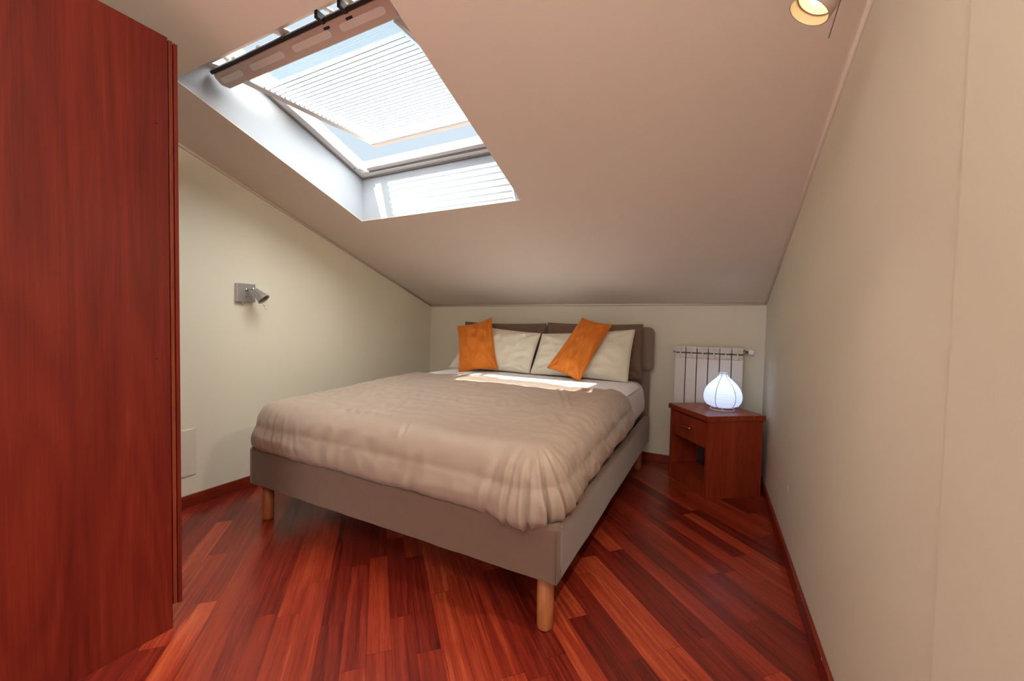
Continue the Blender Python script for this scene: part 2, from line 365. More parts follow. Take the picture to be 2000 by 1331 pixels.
slope_bar(bm, SX0+.055, SX1-.055, SY1-.032, SY1, 0, .055); slope_bar(bm, SX0+.055, SX1-.055, SY1-.062, SY1-.036, .012, .060)
wobj('frame', bm, 'winwhite', bevel=.003)
bm = bmesh.new()
slope_bar(bm, SX0+.0005, SX0+.012, SY0+.08, SY1-.002, -.008, -.0005); slope_bar(bm, SX1-.012, SX1-.0005, SY0+.08, SY1-.002, -.008, -.0005); slope_bar(bm, SX0+.012, SX1-.012, SY1-.012, SY1-.002, -.008, -.0005)
slope_bar(bm, SX0+.0555, SX1-.0555, SY1-.0358, SY1-.0322, .004, .03)
wobj('gasket', bm, 'wingrey')
bm = bmesh.new()
tube(bm, [(SX0+.058, 1.90, FZ(1.90)+.010), (SX0+.085, 1.925, FZ(1.925)+.004)], .009, 10); box(bm, SX0+.056, SX0+.10, 1.918, 1.946, FZ(1.93)-.004, FZ(1.93)+.014)
wobj('latch', bm, 'slot', bevel=.002)
bm = bmesh.new(); lathe(bm, [(0, 0), (.005, 0), (.005, .004), (0, .004)], (SX0+.03, 1.885, FZ(1.885)-.004), (0, 0, 1), 12); wobj('bolt', bm, 'wingrey')
# head board with ventilation slots near the top edge
bm = bmesh.new()
hz = lambda y: 2.232 + .22*(y-1.0)
slots = [(-2.085, -1.64), (-1.575, -1.345), (-1.325, -1.245), (-1.215, -1.065)]
ya, yb, yc2, yd = SY0+.001, 1.056, 1.092, 1.150
def plate(x0, x1, y0, y1):
    hexa(bm, [(x0, y0, hz(y0)), (x1, y0, hz(y0)), (x1, y1, hz(y1)), (x0, y1, hz(y1)), (x0, y0, hz(y0)+.006), (x1, y0, hz(y0)+.006), (x1, y1, hz(y1)+.006), (x0, y1, hz(y1)+.006)])
plate(SX0, SX1, ya, yb); plate(SX0, SX1, yc2, yd); xs = [SX0]+[v for s in slots for v in s]+[SX1]
for i in range(0, len(xs), 2): plate(xs[i], xs[i+1], yb, yc2)
bmesh.ops.remove_doubles(bm, verts=bm.verts, dist=.0001)
hb_ = wobj('head_board', bm, 'winbeige')
bm = bmesh.new()                              # hinge irons seen in the slots
for x in (-1.352, -1.232): 
    box(bm, x-.008, x+.008, 1.03, 1.10, 2.20, 2.228); box(bm, x-.016, x+.016, 1.075, 1.10, 2.19, 2.216)
for x in (-1.98, -1.80): box(bm, x-.010, x+.010, 1.086, 1.094, 2.240, 2.262)
wobj('hinge_iron', bm, 'black', bevel=.002)
bm = bmesh.new(); box(bm, SX0+.03, SX1-.03, 1.098, 1.122, 2.215, 2.240); wobj('seal', bm, 'wingrey')
# the sash, tilted open; local: x across, y along the sash, z its thickness
sash = bpy.data.objects.new('sash', None); C.objects.link(sash); sash.parent = win; sash.location = (0, -.30, -.005)
sash.rotation_euler = (math.atan(.051), 0, 0)
gx0, gx1 = -.445, .452                        # glass from x=-1.98 to -1.083
bm = bmesh.new()
box(bm, gx0-.045, gx0, -.02, .83, -.012, .045); box(bm, gx1, gx1+.045, -.02, .83, -.012, .045); box(bm, gx0-.045, gx1+.045, -.07, -.005, -.012, .045)
obj('sash_frame', bm, 'winbeige', sash, bevel=.003)
bm = bmesh.new(); box(bm, gx0-.045, gx1+.045, .795, .835, -.016, .040); obj('bottom_rail', bm, 'rail_pink', sash, bevel=.003)
obj('glass', B(gx0, gx1, -.005, .80, .018, .024), 'glass', sash)
# ventilation bar across the top of the sash, with four oval grips
bar = bpy.data.objects.new('ventilation_bar', None); C.objects.link(bar); bar.parent = win; bar.location = (-.035, -.358, -.020)
bar.rotation_euler = (math.radians(-32), 0, 0)
bm = bmesh.new(); x0, x1 = -.535, .535
vs = [(x0+.012, -.036), (x1-.005, -.036), (x1, -.030), (x1, .030), (x1-.005, .036), (x0+.030, .036), (x0, .012), (x0, -.022)]
prism(bm, vs, -.009, .009); obj('bar_body', bm, 'barbeige', bar, bevel=.004)
obj('bar_seal', B(x0+.005, x1, -.050, -.0365, -.010, .014), 'black', bar)
obj('bar_seal', B(x0+.01, x1, -.034, .036, .0095, .014), 'black', bar)
for a, b in ((-.505, -.345), (-.285, -.055), (.000, .225), (.275, .500)):
    bm = bmesh.new(); r = .013; pts = []
    for k in range(9): an = math.pi/2+math.pi*k/8; pts.append((a+r+r*math.cos(an), r*math.sin(an)-.002))
    for k in range(9): an = -math.pi/2+math.pi*k/8; pts.append((b-r+r*math.cos(an), r*math.sin(an)-.002))
    prism(bm, pts, -.0115, -.0088); obj('grip', bm, 'slot', bar)

# pleated blind hanging under the glass
bl = thing('pleated_blind', 'sheer white pleated blind drawn under the skylight glass', 'blind', (-1.535, 1.158, 2.205)); bl.rotation_euler = (math.atan(.051), 0, 0)
NP = 27; y0, y1 = .065, .780; verts = []; faces = []
ys = np.linspace(y0, y1, NP*2+1)
for i, y in enumerate(ys):
    for x in (gx0+.022, gx1-.02): verts.append((x, y, -.006-(.012 if i % 2 else 0)))
for i in range(NP*2): faces.append((2*i, 2*i+1, 2*i+3, 2*i+2))
obj('pleated_fabric', (verts, faces), 'blind', bl)
bm = bmesh.new()
for i, y in enumerate(ys):
    if i % 2: tube(bm, [(gx0+.022, y, -.0185), (gx1-.02, y, -.0185)], .0020, 5)
obj('fold_edge', bm, 'blindline', bl)
obj('blind_rail', B(gx0+.02, gx1-.018, y1, y1+.010, -.022, -.004), 'wingrey', bl, bevel=.002)
bm = bmesh.new(); box(bm, gx0+.004, gx0+.012, .0, .785, -.016, -.004)
for i, y in enumerate(ys):
    if i % 2 == 0: tube(bm, [(gx0+.008, y, -.010), (gx0+.022, y, -.010)], .006, 6)
obj('side_guide', bm, 'winwhite', bl)
obj('side_guide', B(gx1-.010, gx1-.003, .0, .785, -.016, -.004), 'winwhite', bl)

# ------------------------------------------------------------------ bed
BX, BY, BR = -.432, 1.246, math.radians(-0.9)
BW, BL = 1.745, 2.085
RT, RB = .398, .204
bed = thing('bed', 'upholstered taupe double bed on round wooden legs under the sloping ceiling', 'bed', (BX, BY, 0), BR)
def rbox(x0, x1, y0, y1, z0, z1, r, seg=4, sub=None):
    bm = B(x0, x1, y0, y1, z0, z1)
    bmesh.ops.bevel(bm, geom=bm.edges[:], offset=r, segments=seg, profile=.5, affect='EDGES'); return bm
def puff_panel(name, length, axis, at, out, mat, parent, wr=.004, seed=0):
    """upholstered rail: bent grid shell with soft wrinkles; axis x or y"""
    n, verts, faces = int(length/.02)+1, [], []
    th = .045; prof = []
    for k in range(9): a = math.pi*k/8; prof.append((th/2-th/2*math.cos(a) , RT-.014+.014*math.sin(a)))
    # outer face bottom -> top -> inner face bottom
    pr = [(th-.004, RB), (0, RB), (0, RB+.004)] + [(0.0, RB+.004+(RT-.014-RB-.004)*k/8) for k in range(1, 9)] + prof[1:] + [(th, RB+.002)]
    for i in range(n):
        s = length*i/(n-1)
        for j, (d, z) in enumerate(pr):
            nz = noise.noise(Vector((s*3.2+seed, z*5+seed, 3.1)))*wr + noise.noise(Vector((s*9+z*14+seed, z*6, 7.7)))*wr*.55
            nz *= max(0, min(1, (s-.01)/.10, (length-.01-s)/.10))
            bow = -.010*math.sin(math.pi*s/length)*(z-RB)/(RT-RB)*out
            dd = d - (nz if j < 14 else 0)
            if axis == 'x': verts.append((at[0]+s, at[1]+dd, z+bow))
            else: verts.append((at[0]-dd, at[1]+s, z))
    m = len(pr)
    for i in range(n-1):
        for j in range(m-1): faces.append((i*m+j, (i+1)*m+j, (i+1)*m+j+1, i*m+j+1))
    faces.append(tuple(range(m))); faces.append(tuple((n-1)*m+j for j in reversed(range(m))))
    return obj(name, (verts, faces), mat, parent, smooth=True)
puff_panel('foot_rail', BW, 'x', (-BW, 0), 1, 'bedfab', bed, .006, 1.3)
puff_panel('side_rail', BL-.113, 'y', (0, .003), 0, 'bedfab', bed, .002, 5.1)
r2 = puff_panel('side_rail', BL-.113, 'y', (0, .003), 0, 'bedfab', bed, .002, 9.1)
for v in r2.data.vertices: v.co.x = -BW - v.co.x
bm = bmesh.new(); tube(bm, [(-.0045, -.0015, RB+.004), (-.0045, -.0020, (RB+RT)/2), (-.0045, -.001, RT-.012)], .0011, 6); obj('seam', bm, 'ticking', bed)
obj('bed_base', B(-BW+.046, -.046, .046, BL-.12, RB+.01, RT-.075), 'dark', bed)
# slats seen in the gap between mattress and rail
for k in range(22):
    y = .10+k*.086
    obj('slat', B(-BW+.048, -.048, y, y+.05, RT-.074, RT-.062), 'leg' if 0 else 'ticking', bed)
for x in (-.062, -BW+.062):
    for y in (.058, BL-.20):
        bm = bmesh.new(); lathe(bm, [(0, 0), (.022, 0), (.0275, .004), (.029, .010), (.031, RB+.008), (0, RB+.008)], (x, y, 0), (0, 0, 1), 28)
        obj('leg', bm, 'leg', bed)
hb = bpy.data.objects.new('headboard', None); C.objects.link(hb); hb.parent = bed
def cushion_box(x0, x1, y0, y1, z0, z1, r, puff, seed):
    bm = rbox(x0, x1, y0, y1, z0, z1, r, 6)
    bmesh.ops.subdivide_edges(bm, edges=[e for e in bm.edges if e.calc_length() > .12], cuts=6, use_grid_fill=True)
    cx, cz_ = (x0+x1)/2, (z0+z1)/2
    for v in bm.verts:
        if v.co.y < (y0+y1)/2:
            fx = 1-abs((v.co.x-cx)/((x1-x0)/2))**4; fz = 1-abs((v.co.z-cz_)/((z1-z0)/2))**2
            v.co.y -= puff*max(0, fx)*max(0, fz)
    return bm
obj('lower_cushion', cushion_box(-BW+.015, -.015, BL-.085, BL-.005, .23, .745, .035, .012, 1), 'headfab', hb, smooth=True)
obj('upper_cushion', cushion_box(-BW-.012, .012, BL-.105, BL+.005, .735, 1.085, .050, .006, 2), 'headfab', hb, smooth=True)

# shell that drapes over the mattress: flat top, rounded shoulders, straight sides, tucked hem
def drape(name, mat, parent, U0, U1, V0, VE, r, zt, hem, foot=True, off=0.0, st=.014, wrf=None, tuck=.035, bulge=.012, endroll=.0, vshift=None, sag=False):
    L = lambda h: 0
    top = lambda v: zt(v)+off
    arc = math.pi*r/2
    drop = lambda v: arc + max(.005, (top(v)-r) - hem)
    dm = drop(.6)
    ps = np.arange(-dm, (U1-U0-2*r)+dm+1e-6, st); v0 = V0+r
    qs = np.arange((v0-dm) if foot else v0, VE+1e-6, st)
    nu, nv = len(ps), len(qs); P = np.zeros((nu, nv, 3)); Nn = np.zeros((nu, nv, 3)); info = np.zeros((nu, nv, 4))
    Uc0, Uc1 = U0+r, U1-r
    for i, p in enumerate(ps):
        for j, q in enumerate(qs):
            u = Uc0+p
            exl = max(0, Uc0-u); exr = max(0, u-Uc1); ex = max(exl, exr); ey = max(0, v0-q) if foot else 0
            d = max(ex, ey)
            cu = min(max(u, Uc0), Uc1); cv = max(q, v0) if foot else q
            if vshift: cv = cv + vshift(u, q, d, VE)
            if d > 0:
                sx = 1 if exr > 0 else -1
                if ex > 0 and ey > 0:
                    th = (math.pi/2)*(ey/(ex+ey)) ; n = (sx*math.cos(th), -math.sin(th))
                elif ex > 0: n = (sx, 0); th = 0
                else: n = (0, -1); th = math.pi/2
                if d < arc: a = d/r; o = r*math.sin(a); dn = r*(1-math.cos(a)); nz = math.cos(a); nh = math.sin(a)
                else:
                    tt = (d-arc)/(dm-arc); o = r+bulge*math.sin(math.pi*min(1, tt)) - tuck*max(0, (tt-.72)/.28)**1.6; dn = r+(d-arc); nz = 0; nh = 1
                P[i, j] = (cu+n[0]*o, cv+n[1]*o, top(cv)-dn); Nn[i, j] = (n[0]*nh, n[1]*nh, nz)
                # perimeter coordinate measured from the foot right corner (sx=1) or left corner
                if ex > 0 and ey > 0: s = (math.pi/2-th)*r
                elif ey > 0: s = -(min(Uc1-u, u-Uc0)); sx = 1 if (Uc1-u) < (u-Uc0) else -1
                else: s = r*math.pi/2+(q-v0)
                info[i, j] = (s, d/dm, sx, 1)
            else:
                P[i, j] = (cu, cv, top(cv)); Nn[i, j] = (0, 0, 1); info[i, j] = (0, 0, 1 if u > (U0+U1)/2 else -1, 0)
            if endroll and j >= nv-3: P[i, j] -= Nn[i, j]*endroll*(j-(nv-4))/3
    if wrf:
        for i in range(nu):
            for j in range(nv):
                if sag and info[i, j, 3] and info[i, j, 2] > 0:
                    g = math.exp(-((info[i, j, 0]+.02)/.085)**2)*info[i, j, 1]**2
                    P[i, j, 2] -= .022*g; P[i, j, 0] += .004*g; P[i, j, 1] -= .014*g
                P[i, j] += Nn[i, j]*wrf(ps[i]+r, qs[j], P[i, j], info[i, j])
    return obj(name, ([tuple(x) for x in P.reshape(-1, 3)], grid_faces(nu, nv)), mat, parent, smooth=True)

ZT = lambda v: .612+.053*(3*min(1, max(0, v/1.3))**2-2*min(1, max(0, v/1.3))**3)
mat_o = thing('mattress', 'thick mattress in an ivory fitted sheet, bare at its head end', 'mattress', (BX, BY, 0), BR)
bm = rbox(-BW+.058, -.058, .060, BL-.155, RT-.06, .590, .05, 5); obj('mattress_core', bm, 'ticking', mat_o, smooth=True)
def wr_sheet(p, q, P, inf):
    s, d, sx, e = inf
    h = .004*noise.noise(Vector((P[0]*3, P[1]*3, 1.0)))
    if e: h += d*.007*math.sin(q*38+d*5+2*noise.noise(Vector((q*4, d*2, 0))))*(.5+.5*noise.noise(Vector((q*6, 2, 0))))
    return h
drape('fitted_sheet', 'fitted', mat_o, -BW+.050, -.040, .05, BL-.15, .085, ZT, RT-.03, True, 0, .022, wr_sheet, .04, .008)
def sh_shift(u, q, d, VE):
    return .10*max(0, d)*2.2*(q-1.30)/.45*.6
fs = drape('flat_sheet', 'sheet', None, -BW+.044, -.034, .05, 1.80, .092, ZT, RT+.0, False, .016, .02, None, .03, .008)
fs.data.vertices.foreach_get
# keep only the turned-down strip towards the pillows
bmx = bmesh.new(); bmx.from_mesh(fs.data)
bmesh.ops.delete(bmx, geom=[v for v in bmx.verts if v.co.y < 1.14 or (v.co.x > -.14 and v.co.z < .63 and v.co.y > 1.27+.75*(.63-v.co.z)+.25*max(0,.5-v.co.z)) ], context='VERTS')
for v in bmx.verts:
    v.co.z += .004*noise.noise(Vector((v.co.x*5, v.co.y*6, 4)))
bmx.to_mesh(fs.data); bmx.free()
fs.location = (BX, BY, 0); fs.rotation_euler = (0, 0, BR)
tag(fs, 'white flat sheet turned down across the bed in front of the pillows', 'sheet')

PLEATS = [(-.115, .020, .010), (-.045, .012, .020), (.020, .011, .024), (.075, .010, .026), (.125, .012, .022), (.18, .011, .018), (.26, .016, .014), (.36, .02, .010), (.50, .022, .008), (.66, .02, .006)]
LEFTP = [(-.10, .014, .008), (-.045, .012, .010), (.01, .011, .010), (.06, .012, .010), (.12, .014, .009), (-.17, .018, .006), (-.26, .02, .005)]
CREASES = [((-1.24, .40), (-1.08, .385), .006, .007), ((-1.08, .385), (-.90, .40), .005, .008), ((-1.15, .47), (-1.05, .455), .004, .007), ((-.80, .72), (-.55, .86), .003, .007),
           ((-.42, 1.12), (-.20, .62), .006, .014), ((-.36, .95), (-.27, .80), .005, .01), ((-.30, .70), (-.44, .45), .004, .016), ((-.9, .95), (-.62, .98), .003, .010), ((-.22, .5), (-.30, .32), .004, .014),
           ((-1.55, 1.1), (-1.30, 1.2), .004, .016), ((-1.40, .9), (-1.1, 1.02), .003, .014), ((-1.15, .14), (-1.05, .06), .005, .014), ((-.75, .13), (-.70, .02), .005, .012), ((-1.0, .2), (-1.12, .10), .003, .010), ((-1.3, 1.32), (-1.0, 1.18), .004, .014)]
def seg_d(px, py, a, b):
    ax, ay = a; bx, by = b; dx, dy = bx-ax, by-ay; t_ = ((px-ax)*dx+(py-ay)*dy)/(dx*dx+dy*dy); tc = min(1, max(0, t_))
    return math.hypot(px-ax-dx*tc, py-ay-dy*tc), tc
def wr_duvet(p, q, P, inf):
    s, d, sx, e = inf
    h = .012*noise.noise(Vector((P[0]*2.2, P[1]*2.2, P[2]*2+.5)))
    tx = P[0]*.8+P[1]*.5; 
    nn = noise.noise(Vector((P[0]*6+2*noise.noise(Vector((P[0]*2, P[1]*2, 0))), P[1]*14, P[2]*10))); h += .0048*(1-abs(nn)*2)
    n2 = noise.noise(Vector((P[0]*11+P[1]*9, P[1]*5-P[0]*3, P[2]*6+9))); n3 = noise.noise(Vector((P[0]*3-P[1]*2, P[1]*3, 3))); h += .0040*(1-abs(n2)*2.4)*max(.15, min(1, .5+1.6*n3))
    for a, b, dep, wd in CREASES:
        dep *= 1.35; wd *= .85
        dd, tc = seg_d(P[0], P[1], a, b)
        if dd < wd*3: k = math.sin(math.pi*min(.97, max(.03, tc)))**.5; h += k*(-dep*math.exp(-(dd/wd)**2) + dep*.7*math.exp(-((dd-wd*1.6)/wd)**2))
    if e:
        am = max(0, (d-.12)/.88)**.8
        lst = PLEATS if sx > 0 else LEFTP
        for s0, wd, dep in lst:
            sc = s0*(.72+.55*d); x = (s-sc)/wd
            if abs(x) < 4: h += am*dep*(-1.15*math.exp(-(x/.62)**2) + .60*math.exp(-((x+1.3)/.9)**2))
        if s < -.2: h += am*.009*noise.noise(Vector((s*9+d*1.2, d*1.6, 5.0)))+am*.006*noise.noise(Vector((s*20, d*2, 1.0)))
        if s > .3: h += am*.009*noise.noise(Vector((q*9-d*2.5, d*1.6, 2.0)))
        # belly of the foot side
        h += .006*math.sin(math.pi*min(1, d))
    return h
def dv_shift(u, q, d, VE):
    k = max(0, (q-.9)/(VE-.9)); 
    return k*(.03*math.sin(u*5)+.016*math.sin(u*11+1) + (.24*max(0, d-.03) if u > -.8 else .05*d))
dv = drape('duvet', 'duvet', None, -BW-.004, -.014, -.008, 1.26, .118, ZT, RT+.004, True, .028, .0078, wr_duvet, .030, .020, .022, dv_shift, True)
dv.location = (BX, BY, 0); dv.rotation_euler = (0, 0, BR)
tag(dv, 'brown satin duvet spread over the bed and tucked in at its foot', 'duvet')
so = dv.modifiers.new('thick', 'SOLIDIFY'); so.thickness = .006; so.offset = -1

# ------------------------------------------------------------------ pillows
def pillow(name, label, cat, corners, T_, mat, group, pinch=.06, seed=0, n=56, wr=.010):
    bl_, br_, tr_, tl_ = [Vector(c) for c in corners]; cen = (bl_+br_+tr_+tl_)/4
    nrm = ((br_-bl_)+(tr_-tl_)).cross((tl_-bl_)+(tr_-br_)).normalized()
    W_ = ((br_-bl_).length+(tr_-tl_).length)/2; H_ = ((tl_-bl_).length+(tr_-br_).length)/2
    verts, faces = [], []
    for side in (1, -1):
        for i in range(n):
            for j in range(n):
                a = i/(n-1)*2-1; b = j/(n-1)*2-1
                aa = a*(1-pinch*(1-b*b)*abs(a)**2*.8*(H_/W_)**.5); bb = b*(1-pinch*(1-a*a)*abs(b)**2*1.2)
                u, v = (aa+1)/2, (bb+1)/2
                p = bl_*(1-u)*(1-v)+br_*u*(1-v)+tr_*u*v+tl_*(1-u)*v
                th = T_/2*(max(0, 1-abs(a)**2.6)**.62)*(max(0, 1-abs(b)**2.6)**.62)
                w_ = wr*(noise.noise(Vector((a*2.6+seed, b*2.6, seed*1.7)))*1.2+noise.noise(Vector((a*5+seed, b*4+seed, 1)))*.7)
                # gathers radiating from the corners
                for ca in (-1, 1):
                    for cb in (-1, 1):
                        ra = math.hypot(a-ca, b-cb)
                        if ra < .9: w_ += wr*.9*(1-ra/.9)*math.sin(9*math.atan2(b-cb, a-ca)+seed)
                r1 = noise.noise(Vector((a*3.1+seed*2, b*2.2+a, seed))); w_ += wr*.55*(1-abs(r1)*3.2)
                edge = min(1, (1-abs(a))*8)*min(1, (1-abs(b))*8)
                verts.append(p+nrm*side*(th+w_*edge)-cen)
    for s in (0, 1):
        for f in grid_faces(n, n): faces.append(tuple(x+s*n*n for x in (f if s == 1 else f[::-1])))
    bm = bmesh.new(); vv = [bm.verts.new(v) for v in verts]
    for f in faces: bm.faces.new([vv[i] for i in f])
    bmesh.ops.remove_doubles(bm, verts=bm.verts, dist=.0004)
    o = obj(name, bm, mat, smooth=True); o.location = cen; tag(o, label, cat, group)
    # piping seam around the edge
    ring = []
    for k in range(4*24):
        e, f_ = divmod(k, 24); f_ = f_/24*2-1; a, b = ((f_, -1), (1, f_), (-f_, 1), (-1, -f_))[e]
        aa = a*(1-pinch*(1-b*b)*.8*(H_/W_)**.5); bb = b*(1-pinch*(1-a*a)*1.2); u, v = (aa+1)/2, (bb+1)/2
        ring.append(bl_*(1-u)*(1-v)+br_*u*(1-v)+tr_*u*v+tl_*(1-u)*v-cen)
    bm = bmesh.new(); tube(bm, ring, .0025, 6, closed=True); obj('edge_seam', bm, mat, o)
    return o
pillow('pillow', 'brown pillow against the headboard behind the left cream pillow', 'pillow', [(-2.06, 3.135, .695), (-1.262, 3.135, .695), (-1.250, 3.175, 1.098), (-2.07, 3.175, 1.102)], .07, 'brownp', 'brown pillows at the headboard', .05, 1.1)
pillow('pillow', 'brown pillow against the headboard behind the right cream pillow', 'pillow', [(-1.225, 3.13, .695), (-.445, 3.10, .690), (-.462, 3.17, 1.104), (-1.240, 3.175, 1.106)], .07, 'brownp', 'brown pillows at the headboard', .04, 4.3)
pillow('pillow', 'cream pillow on the left, behind the upright orange cushion', 'pillow', [(-2.095, 2.955, .688), (-1.303, 2.955, .692), (-1.257, 3.065, 1.014), (-1.902, 3.065, 1.070)], .12, 'cream', 'cream pillows', .035, 2.2)
pillow('pillow', 'cream pillow on the right, behind the slanting orange cushion', 'pillow', [(-1.292, 2.945, .692), (-.520, 2.925, .686), (-.500, 3.04, 1.062), (-1.240, 3.06, 1.010)], .12, 'cream', 'cream pillows', .035, 7.9)
pillow('cushion', 'orange velvet cushion standing upright at the left of the bed', 'cushion', [(-1.868, 2.78, .677), (-1.565, 2.90, .708), (-1.679, 2.985, 1.139), (-1.962, 2.89, 1.062)], .10, 'orange', 'orange velvet cushions', .07, 3.3)
pillow('cushion', 'orange velvet cushion leaning at a slant on the right cream pillow', 'cushion', [(-1.115, 2.86, .756), (-.836, 2.79, .680), (-.650, 2.96, 1.099), (-.876, 2.96, 1.145)], .10, 'orange', 'orange velvet cushions', .05, 5.6)

# ------------------------------------------------------------------ nightstand
NA = .6207; ns = thing('nightstand', 'cherry wood corner nightstand with one drawer over an open niche', 'nightstand', (.006, 2.778, 0), NA)
nw, nd, nh = .425, .392, .532
def nloc(x, y): return ((x-.006)*math.cos(NA)+(y-2.778)*math.sin(NA), -(x-.006)*math.sin(NA)+(y-2.778)*math.cos(NA))
P1 = nloc(.150, 3.262); P2 = nloc(-.060, 3.262)
# frame: local x runs back along the visible side panel, local y along the front
bm = bmesh.new(); e = .012
prism(bm, [(-e, -e), (nd+.008, -e), (P1[0], P1[1]), (P2[0], P2[1]), (-e, nw+e)], nh-.036, nh); obj('top', bm, 'night', ns, bevel=.003)
ph = nh-.037
obj('side_panel', B(0, nd, 0, .020, 0, ph), 'night', ns, bevel=.0015)
obj('side_panel', B(0, P2[0]-.02, nw-.020, nw, 0, ph), 'night', ns, bevel=.0015)
bm = bmesh.new(); bpts = [(nd-.003, .021), (P1[0]-.006, P1[1]-.010), (P2[0]-.008, P2[1]-.014), (P2[0]-.020, nw-.021)]
for (xa, ya_), (xb, yb_) in zip(bpts, bpts[1:]):
    n_ = Vector((yb_-ya_, -(xb-xa), 0)).normalized()*-.006
    hexa(bm, [(xa, ya_, .02), (xb, yb_, .02), (xb+n_.x, yb_+n_.y, .02), (xa+n_.x, ya_+n_.y, .02), (xa, ya_, ph), (xb, yb_, ph), (xb+n_.x, yb_+n_.y, ph), (xa+n_.x, ya_+n_.y, ph)])
obj('back_panel', bm, 'niche', ns)
obj('shelf', B(.003, P2[0]-.028, .021, nw-.021, .086, .102), 'night', ns)
obj('shelf', B(.022, P2[0]-.028, .021, nw-.021, .318, .330), 'niche', ns)
obj('plinth', B(.004, .020, .021, nw-.021, 0, .085), 'night', ns)
dr = obj('drawer', B(.001, .019, .023, nw-.023, .322, ph-.010), 'night', ns, bevel=.002)
bm = bmesh.new(); tube(bm, [(.001, .165, .412), (-.018, .168, .412), (-.020, .175, .412), (-.020, .255, .412), (-.018, .262, .412), (.001, .265, .412)], .0042, 10); obj('handle', bm, 'chrome', dr)

# lantern lamp on the nightstand
lm = thing('table_lamp', 'glowing white paper lantern lamp shaped like an onion on the nightstand', 'lamp', (.088, 3.062, nh))
prof = [(.026, .018), (.070, .022), (.096, .034), (.112, .056), (.119, .084), (.117, .112), (.108, .140), (.092, .166), (.070, .190), (.048, .210), (.031, .228), (.025, .242), (.024, .254)]
fine = []
for (a, b) in zip(prof, prof[1:]):
    for k in range(10): fine.append((a[0]+(b[0]-a[0])*k/10, a[1]+(b[1]-a[1])*k/10))
fine.append(prof[-1]); fine = [(r+.0013*math.cos(h*2*math.pi/.0118), h) for r, h in fine]
bm = bmesh.new(); lathe(bm, fine, seg=48); obj('lamp_shade', bm, 'paper', lm, smooth=True)
for k in range(6):
    an = k*math.pi/3+math.radians(248); bm = bmesh.new(); tube(bm, [((r+.0012)*math.cos(an), (r+.0012)*math.sin(an), h) for r, h in prof], .0022, 6); obj('wire_rib', bm, 'paperwire', lm)
bm = bmesh.new(); ring = lambda rr, z, ox=0: [(rr*math.cos(a)+ox, rr*math.sin(a), z) for a in np.linspace(0, 2*math.pi, 33)[:-1]]
tube(bm, ring(.074, .0035), .0032, 8, closed=True)
for k in range(3):
    an = k*2*math.pi/3+.5; tube(bm, [(.074*math.cos(an), .074*math.sin(an), .004), (.060*math.cos(an), .060*math.sin(an), .020), (.022*math.cos(an), .022*math.sin(an), .026)], .003, 8)
obj('wire_stand', bm, 'whitewire', lm)
bm = bmesh.new(); lathe(bm, [(0, .02), (.016, .02), (.018, .055), (0, .056)], seg=20); obj('socket', bm, 'whitewire', lm)
bm = bmesh.new(); lathe(bm, [(0, .056), (.012, .058), (.022, .078), (.026, .098), (.020, .118), (0, .126)], seg=24); obj('bulb', bm, 'ledbulb', lm)
pl = bpy.data.lights.new('lantern_light', 'POINT'); plo = bpy.data.objects.new('lantern_light', pl); C.objects.link(plo); plo.location = (.088, 3.062, nh+.145); pl.energy = .38; pl.shadow_soft_size = .02; pl.color = (.70, .84, 1.0)

# ------------------------------------------------------------------ radiator
rd = thing('radiator', 'white six-section aluminium radiator on the back wall behind the nightstand', 'radiator', (-.005, 3.33, .30))
rx0, pit = -.230, .0762
for k in range(6):
    x0 = rx0+k*pit; x1 = x0+pit-.0065; bm = bmesh.new()
    box(bm, x0, x1, -.040, -.034, .0, .556)                                   # flat front plate
    box(bm, (x0+x1)/2-.004, (x0+x1)/2+.004, -.034, .034, .0, .645)            # web
    box(bm, x0+.004, x1-.004, .026, .032, .02, .640)                          # rear fin
    box(bm, x0, x1, -.012, -.008, .02, .600)
    box(bm, x0, x1, -.030, .030, .640, .646)                                  # top plate
    box(bm, x0+.002, x1-.002, -.020, -.016, .556, .592); box(bm, x0+.002, x1-.002, -.020, -.016, .602, .640); box(bm, (x0+x1)/2-.003, (x0+x1)/2+.003, -.039, -.030, .0, .645)
    box(bm, x0, x1, -.034, -.028, .628, .646)
    tube(bm, [(x0-.002, 0, .615), (x1+.002, 0, .615)], .017, 14); tube(bm, [(x0-.002, 0, .045), (x1+.002, 0, .045)], .017, 14)
    obj('section', bm, 'rad', rd)
obj('grille_gap_shade', B(rx0+.004, rx0+6*pit-.008, -.0245, -.0205, .592, .600), 'raddark', rd)  # dark strip drawn in as the shade of the top grille
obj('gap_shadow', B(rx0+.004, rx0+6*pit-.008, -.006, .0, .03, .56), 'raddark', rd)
bm = bmesh.new(); tube(bm, [(rx0-.018, 0, .615), (rx0-.001, 0, .615)], [.014, .018], 14); obj('end_cap', bm, 'rad', rd, bevel=.001)
xe = rx0+6*pit
bm = bmesh.new(); tube(bm, [(xe-.004, 0, .618), (xe+.008, 0, .618), (xe+.010, 0, .618), (xe+.030, 0, .618)], [.014, .014, .009, .009], 14); vb = obj('valve', bm, 'brass', rd)
tube_bm = bmesh.new(); tube(tube_bm, [(xe+.030, 0, .618), (xe+.034, -.002, .618), (xe+.058, -.004, .618), (xe+.062, -.004, .618)], [.012, .018, .018, .013], 16); obj('knob', tube_bm, 'slot', vb)
for x in (rx0+.5*pit*1, rx0+5*pit):
    bm = bmesh.new(); tube(bm, [(x, .030, .58), (x, .054, .58)], .006, 8); obj('wall_bracket', bm, 'rad', rd)

